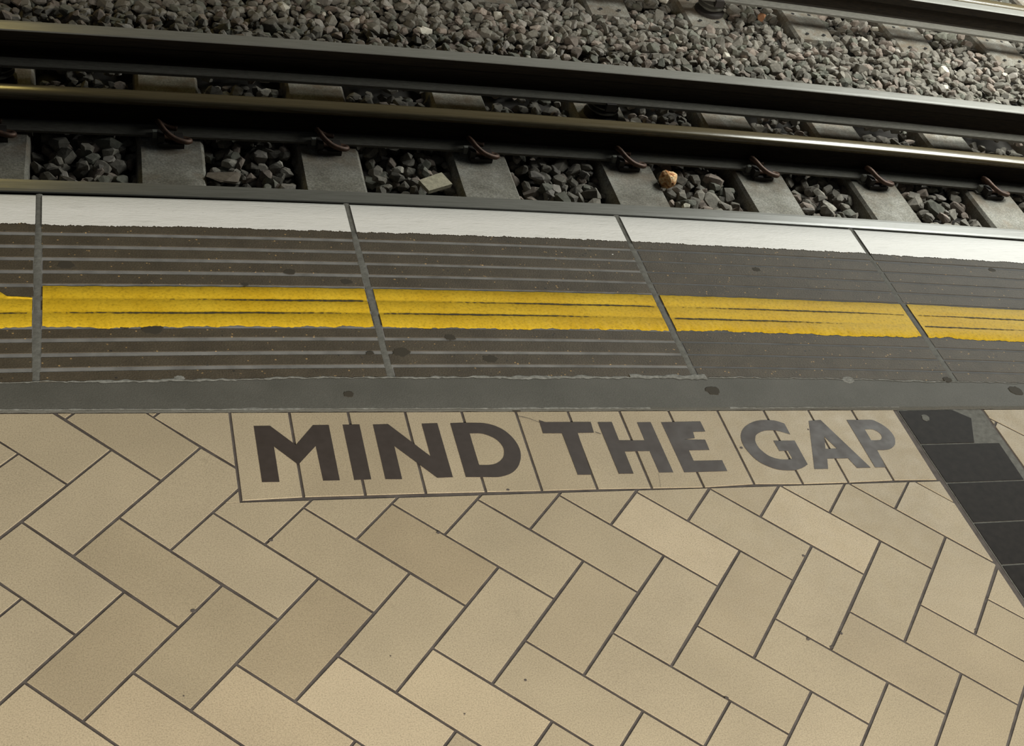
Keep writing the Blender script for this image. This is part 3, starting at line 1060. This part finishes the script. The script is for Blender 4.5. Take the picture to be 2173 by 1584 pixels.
for x, lab in FARS:
    if lab == 'x':
        lab = 'far-track concrete sleeper outside the photo on the %s' % ('left' if x < 3 else 'right')
    y = yd(x)
    t = thing('concrete_sleeper', lab, 'sleeper', (x, y, ZS - 0.16), 'sleepers of the far track')
    sleeper_body(t, -0.165, 2.2, x, y, 0.245)
    for dy in (-0.115, 0.11):
        hole(t, TILT * dy - 0.05, dy)
        hole(t, TILT * dy + 0.055, dy)
    SLP.append((x, y, y - 0.165, y + 2.2, 0.14))

# ------------------------------------------------------------------ insulators under the conductor rails
def insulator(label, x, y, ztop):
    h = ztop - ZS
    t = thing('rail_insulator', label, 'insulator', (x, y, ZS), 'insulators under the conductor rails')
    k = h / 0.092
    obj('base', *lathe([(0.082, 0.0), (0.082, 0.016 * k), (0.05, 0.022 * k)], 24), 'iron', t)
    obj('pot', *lathe([(0.046, 0.02 * k), (0.046, 0.034 * k), (0.072, 0.038 * k), (0.074, 0.046 * k), (0.048, 0.052 * k), (0.048, 0.058 * k), (0.070, 0.062 * k), (0.072, 0.070 * k), (0.045, 0.076 * k)], 24), 'porcelain', t)
    obj('cap', *lathe([(0.05, 0.075 * k), (0.05, 0.088 * k), (0.03, h - 0.0005)], 20), 'iron', t)
    v, f = box(-0.024, 0.024, -0.088, -0.0715, 0.07 * k, h + 0.014)
    obj('bracket', v, f, 'iron', t)
    return t


for lab, x in (('disc insulator under the raised conductor rail at the left border', -0.186), ('disc insulator under the raised conductor rail behind the foil ball', 2.41)):
    insulator(lab, x, yc(x), -1.02 - 0.148)
insulator('stacked disc insulator under the distant conductor rail at the top edge', 3.44, yd(3.44), -1.02 - 0.148)


# ------------------------------------------------------------------ ballast
def hull(points):
    bm = bmesh.new()
    for p in points:
        bm.verts.new(p)
    bmesh.ops.convex_hull(bm, input=bm.verts)
    dead = [q for q in bm.verts if not q.link_faces]
    bmesh.ops.delete(bm, geom=dead, context='VERTS')
    bm.verts.index_update()
    V = [tuple(q.co) for q in bm.verts]
    F = [tuple(q.index for q in fc.verts) for fc in bm.faces]
    bm.free()
    return np.array(V), F


PROTO = []
for k in range(40):
    P = rng.normal(size=(24, 3))
    P /= np.linalg.norm(P, axis=1)[:, None]
    P = np.sign(P) * np.abs(P) ** 0.72
    P *= rng.uniform(0.80, 0.98, size=(24, 1))
    P *= np.array([rng.uniform(0.95, 1.35), rng.uniform(0.75, 1.0), rng.uniform(0.5, 0.85)])
    PROTO.append(hull([tuple(q) for q in P]))


def tint():
    r = rng.random()
    g = rng.uniform(0.85, 1.55)
    if r < 0.62:
        c = (0.150, 0.136, 0.112)
    elif r < 0.80:
        c = (0.195, 0.158, 0.130)
    elif r < 0.92:
        c = (0.130, 0.128, 0.102)
    elif r < 0.985:
        c = (0.22, 0.20, 0.175)
    else:
        c = (0.42, 0.39, 0.33)
    return tuple(min(1, q * g) for q in c)


def rotm():
    q = rng.normal(size=4)
    q /= np.linalg.norm(q)
    w, x, y, z = q
    return np.array([[1 - 2 * (y * y + z * z), 2 * (x * y - z * w), 2 * (x * z + y * w)], [2 * (x * y + z * w), 1 - 2 * (x * x + z * z), 2 * (y * z - x * w)], [2 * (x * z - y * w), 2 * (y * z + x * w), 1 - 2 * (x * x + y * y)]])


def flatrot():
    """mostly lying flat"""
    a = rng.uniform(0, 2 * math.pi)
    R = np.array([[math.cos(a), -math.sin(a), 0], [math.sin(a), math.cos(a), 0], [0, 0, 1]])
    b, c = rng.normal(0, 0.4, 2)
    Rx = np.array([[1, 0, 0], [0, math.cos(b), -math.sin(b)], [0, math.sin(b), math.cos(b)]])
    Ry = np.array([[math.cos(c), 0, math.sin(c)], [0, 1, 0], [-math.sin(c), 0, math.cos(c)]])
    return Rx @ Ry @ R


def on_sleeper(x, y, r):
    for sx, sy, y0, y1, hw in SLP:
        if y0 - r < y < y1 + r * 0.6:
            cx = sx + TILT * (y - sy)
            if abs(x - cx) < hw + r * 0.8:
                return True
    return False


spots = []       # x, y, z, r


def fill(x0, x1, yf0, yf1, step, zf, rr, layers=2):
    for lay_ in range(layers):
        nx = int((x1 - x0) / step)
        for i in range(nx):
            x = x0 + (i + rng.uniform(0.1, 0.9)) * step
            a, b = yf0(x), yf1(x)
            ny = max(1, int((b - a) / step))
            for j in range(ny):
                xx = x + rng.uniform(-0.4, 0.4) * step
                yy = a + (j + rng.uniform(0.0, 1.0)) * (b - a) / ny
                r = rng.uniform(*rr) * (1.0 if rng.random() > 0.12 else 1.4)
                z = zf(xx, yy) - lay_ * 0.028 + rng.uniform(-0.010, 0.010)
                if z + r * 0.5 > -1.30 and on_sleeper(xx, yy, r):
                    continue
                spots.append((xx, yy, z, r, lay_))


# bays between the sleepers in front of the running rail
fill(-1.6, 6.0, lambda x: ya(x) - 0.25, lambda x: yb(x) - 0.02, 0.056, lambda x, y: -1.298, (0.024, 0.037))
# between running rail and outer conductor rail
fill(-1.4, 6.6, lambda x: yb(x) + 0.03, lambda x: yc(x) + 0.10, 0.044, lambda x, y: -1.306, (0.020, 0.034))
# the wide strip between the two tracks
fill(-1.4, 7.4, lambda x: yc(x) + 0.10, lambda x: yd(x) - 0.10, 0.046, lambda x, y: -1.262 + 0.012 * math.sin(y * 7 + x * 2) + 0.03 * math.exp(-((y - yc(x) - 0.2) / 0.12) ** 2), (0.019, 0.032))
fill(1.4, 7.4, lambda x: yd(x) - 0.10, lambda x: yd(x) + 1.3, 0.055, lambda x, y: -1.292, (0.022, 0.037))

camp = np.array((-0.17456, -1.72421, 1.73963))
inv = np.array(_r).T


def frame_px(x, y, z):
    q = inv @ (np.array((x, y, z)) - camp)
    return 1086.5 + 2907.3 * q[0] / -q[2], 792 - 2907.3 * q[1] / -q[2], -q[2]


# the stones that show largest: top layer of the near bays
rank = []
for i, (x, y, z, r, l) in enumerate(spots):
    px, py, d = frame_px(x, y, z)
    if l == 0 and -20 < px < 2193 and -10 < py < 500 and y > ya(x) + 0.03 and not (yb(x) - 0.05 < y < yc(x) + 0.3):
        rank.append((-(r / d) - (1.0 if y < yb(x) else 0.0), i))
rank.sort()
single = set(i for _, i in rank[:288])


def set_tint(me, cols):
    at = me.attributes.new('tint', 'FLOAT_COLOR', 'POINT')
    at.data.foreach_set('color', np.asarray(cols, dtype=np.float32).ravel())


STONES = []
for k, (PV, PF) in enumerate(PROTO):
    for c in range(2):
        me = bpy.data.meshes.new('ballast_stone')
        me.from_pydata([tuple(q) for q in PV], [], PF)
        me.materials.append(M['stone'])
        set_tint(me, np.tile((*tint(), 1.0), (len(PV), 1)))
        STONES.append(me)
SKIP = [(1.463, 2.677, 0.075), (0.612, 2.700, 0.085), (2.515, 2.745, 0.042), (2.562, 2.590, 0.03)]
VV, FF, CC = [], [], []
off = 0
for i, (x, y, z, r, l) in enumerate(spots):
    if l == 0 and any(math.hypot(x - a, y - b) < c for a, b, c in SKIP):
        continue
    R = flatrot()
    if i in single:
        o = bpy.data.objects.new('ballast_stone', STONES[int(rng.integers(len(STONES)))])
        COL.objects.link(o)
        o.parent = ground
        o.matrix_world = Matrix.Translation((x, y, z)) @ Matrix([list(q) for q in (R * r)]).to_4x4()
    else:
        PV, PF = PROTO[int(rng.integers(len(PROTO)))]
        W_ = (PV * r) @ R.T + np.array((x, y, z))
        VV.append(W_)
        FF += [tuple(a + off for a in q) for q in PF]
        CC.append(np.tile((*tint(), 1.0), (len(PV), 1)))
        off += len(PV)
me = bpy.data.meshes.new('ballast')
me.from_pydata(np.concatenate(VV).tolist(), [], FF)
me.materials.append(M['stone'])
set_tint(me, np.concatenate(CC))
o = bpy.data.objects.new('ballast', me)
COL.objects.link(o)
o.parent = ground
o['kind'] = 'stuff'


# the few stones that stand out
def special(name, label, loc, rz, size, col, tiltx=0.0, seed=1, cat='stone', flat=False):
    R = np.random.default_rng(seed)
    if flat:
        P = np.array([(sx * R.uniform(0.85, 1.05), sy * R.uniform(0.8, 1.05), sz) for sx in (-1, 1) for sy in (-1, 1) for sz in (-1, 1)])
    else:
        P = R.normal(size=(16, 3))
        P /= np.linalg.norm(P, axis=1)[:, None]
    P = P * np.array(size)
    V, F = hull([tuple(q) for q in P])
    me = bpy.data.meshes.new(name)
    me.from_pydata(V.tolist(), [], F)
    me.materials.append(M['stone'])
    set_tint(me, np.tile((*col, 1.0), (len(V), 1)))
    o = bpy.data.objects.new(name, me)
    COL.objects.link(o)
    o.location = loc
    o.rotation_euler = (tiltx, 0.05, rz)
    tag(o, label, cat)
    return o


special('stone_slab', 'pale buff slab-shaped stone lying among the ballast beside a sleeper', (1.463, 2.677, -1.243), 0.50, (0.068, 0.038, 0.011), (0.44, 0.40, 0.29), 0.12, 3, flat=True)
special('flat_stone', 'large flat brown stone beside the shaded sleeper', (0.625, 2.715, -1.262), 2.4, (0.075, 0.075, 0.020), (0.165, 0.135, 0.105), 0.15, 5)
special('pale_stone', 'small cream white stone in the bay below the foil ball', (2.562, 2.590, -1.255), 0.4, (0.024, 0.017, 0.017), (0.62, 0.58, 0.46), 0.2, 8)
special('orange_stone', 'orange-tinted stone beside the chipped far sleeper', (3.735, 4.385, -1.235), 0.4, (0.030, 0.026, 0.026), (0.50, 0.25, 0.13), 0.2, 9)

# crumpled copper foil ball
bm = bmesh.new()
bmesh.ops.create_icosphere(bm, subdivisions=3, radius=0.042)
R = random.Random(4)
dirs = [Vector((R.gauss(0, 1), R.gauss(0, 1), R.gauss(0, 1))).normalized() for _ in range(26)]
for q in bm.verts:
    u = q.co.normalized()
    k = 1.0
    for d in dirs:
        c = u.dot(d)
        if c > 0.8:
            k -= 0.55 * (c - 0.8)
    q.co = u * 0.042 * (k + R.uniform(-0.03, 0.03)) * 1.05
me = bpy.data.meshes.new('foil_ball')
bm.to_mesh(me)
bm.free()
me.materials.append(M['foil'])
o = bpy.data.objects.new('foil_ball', me)
COL.objects.link(o)
o.location = (2.537, 2.757, -1.232)
tag(o, 'crumpled copper-coloured foil ball lying on the ballast by a sleeper', 'litter')
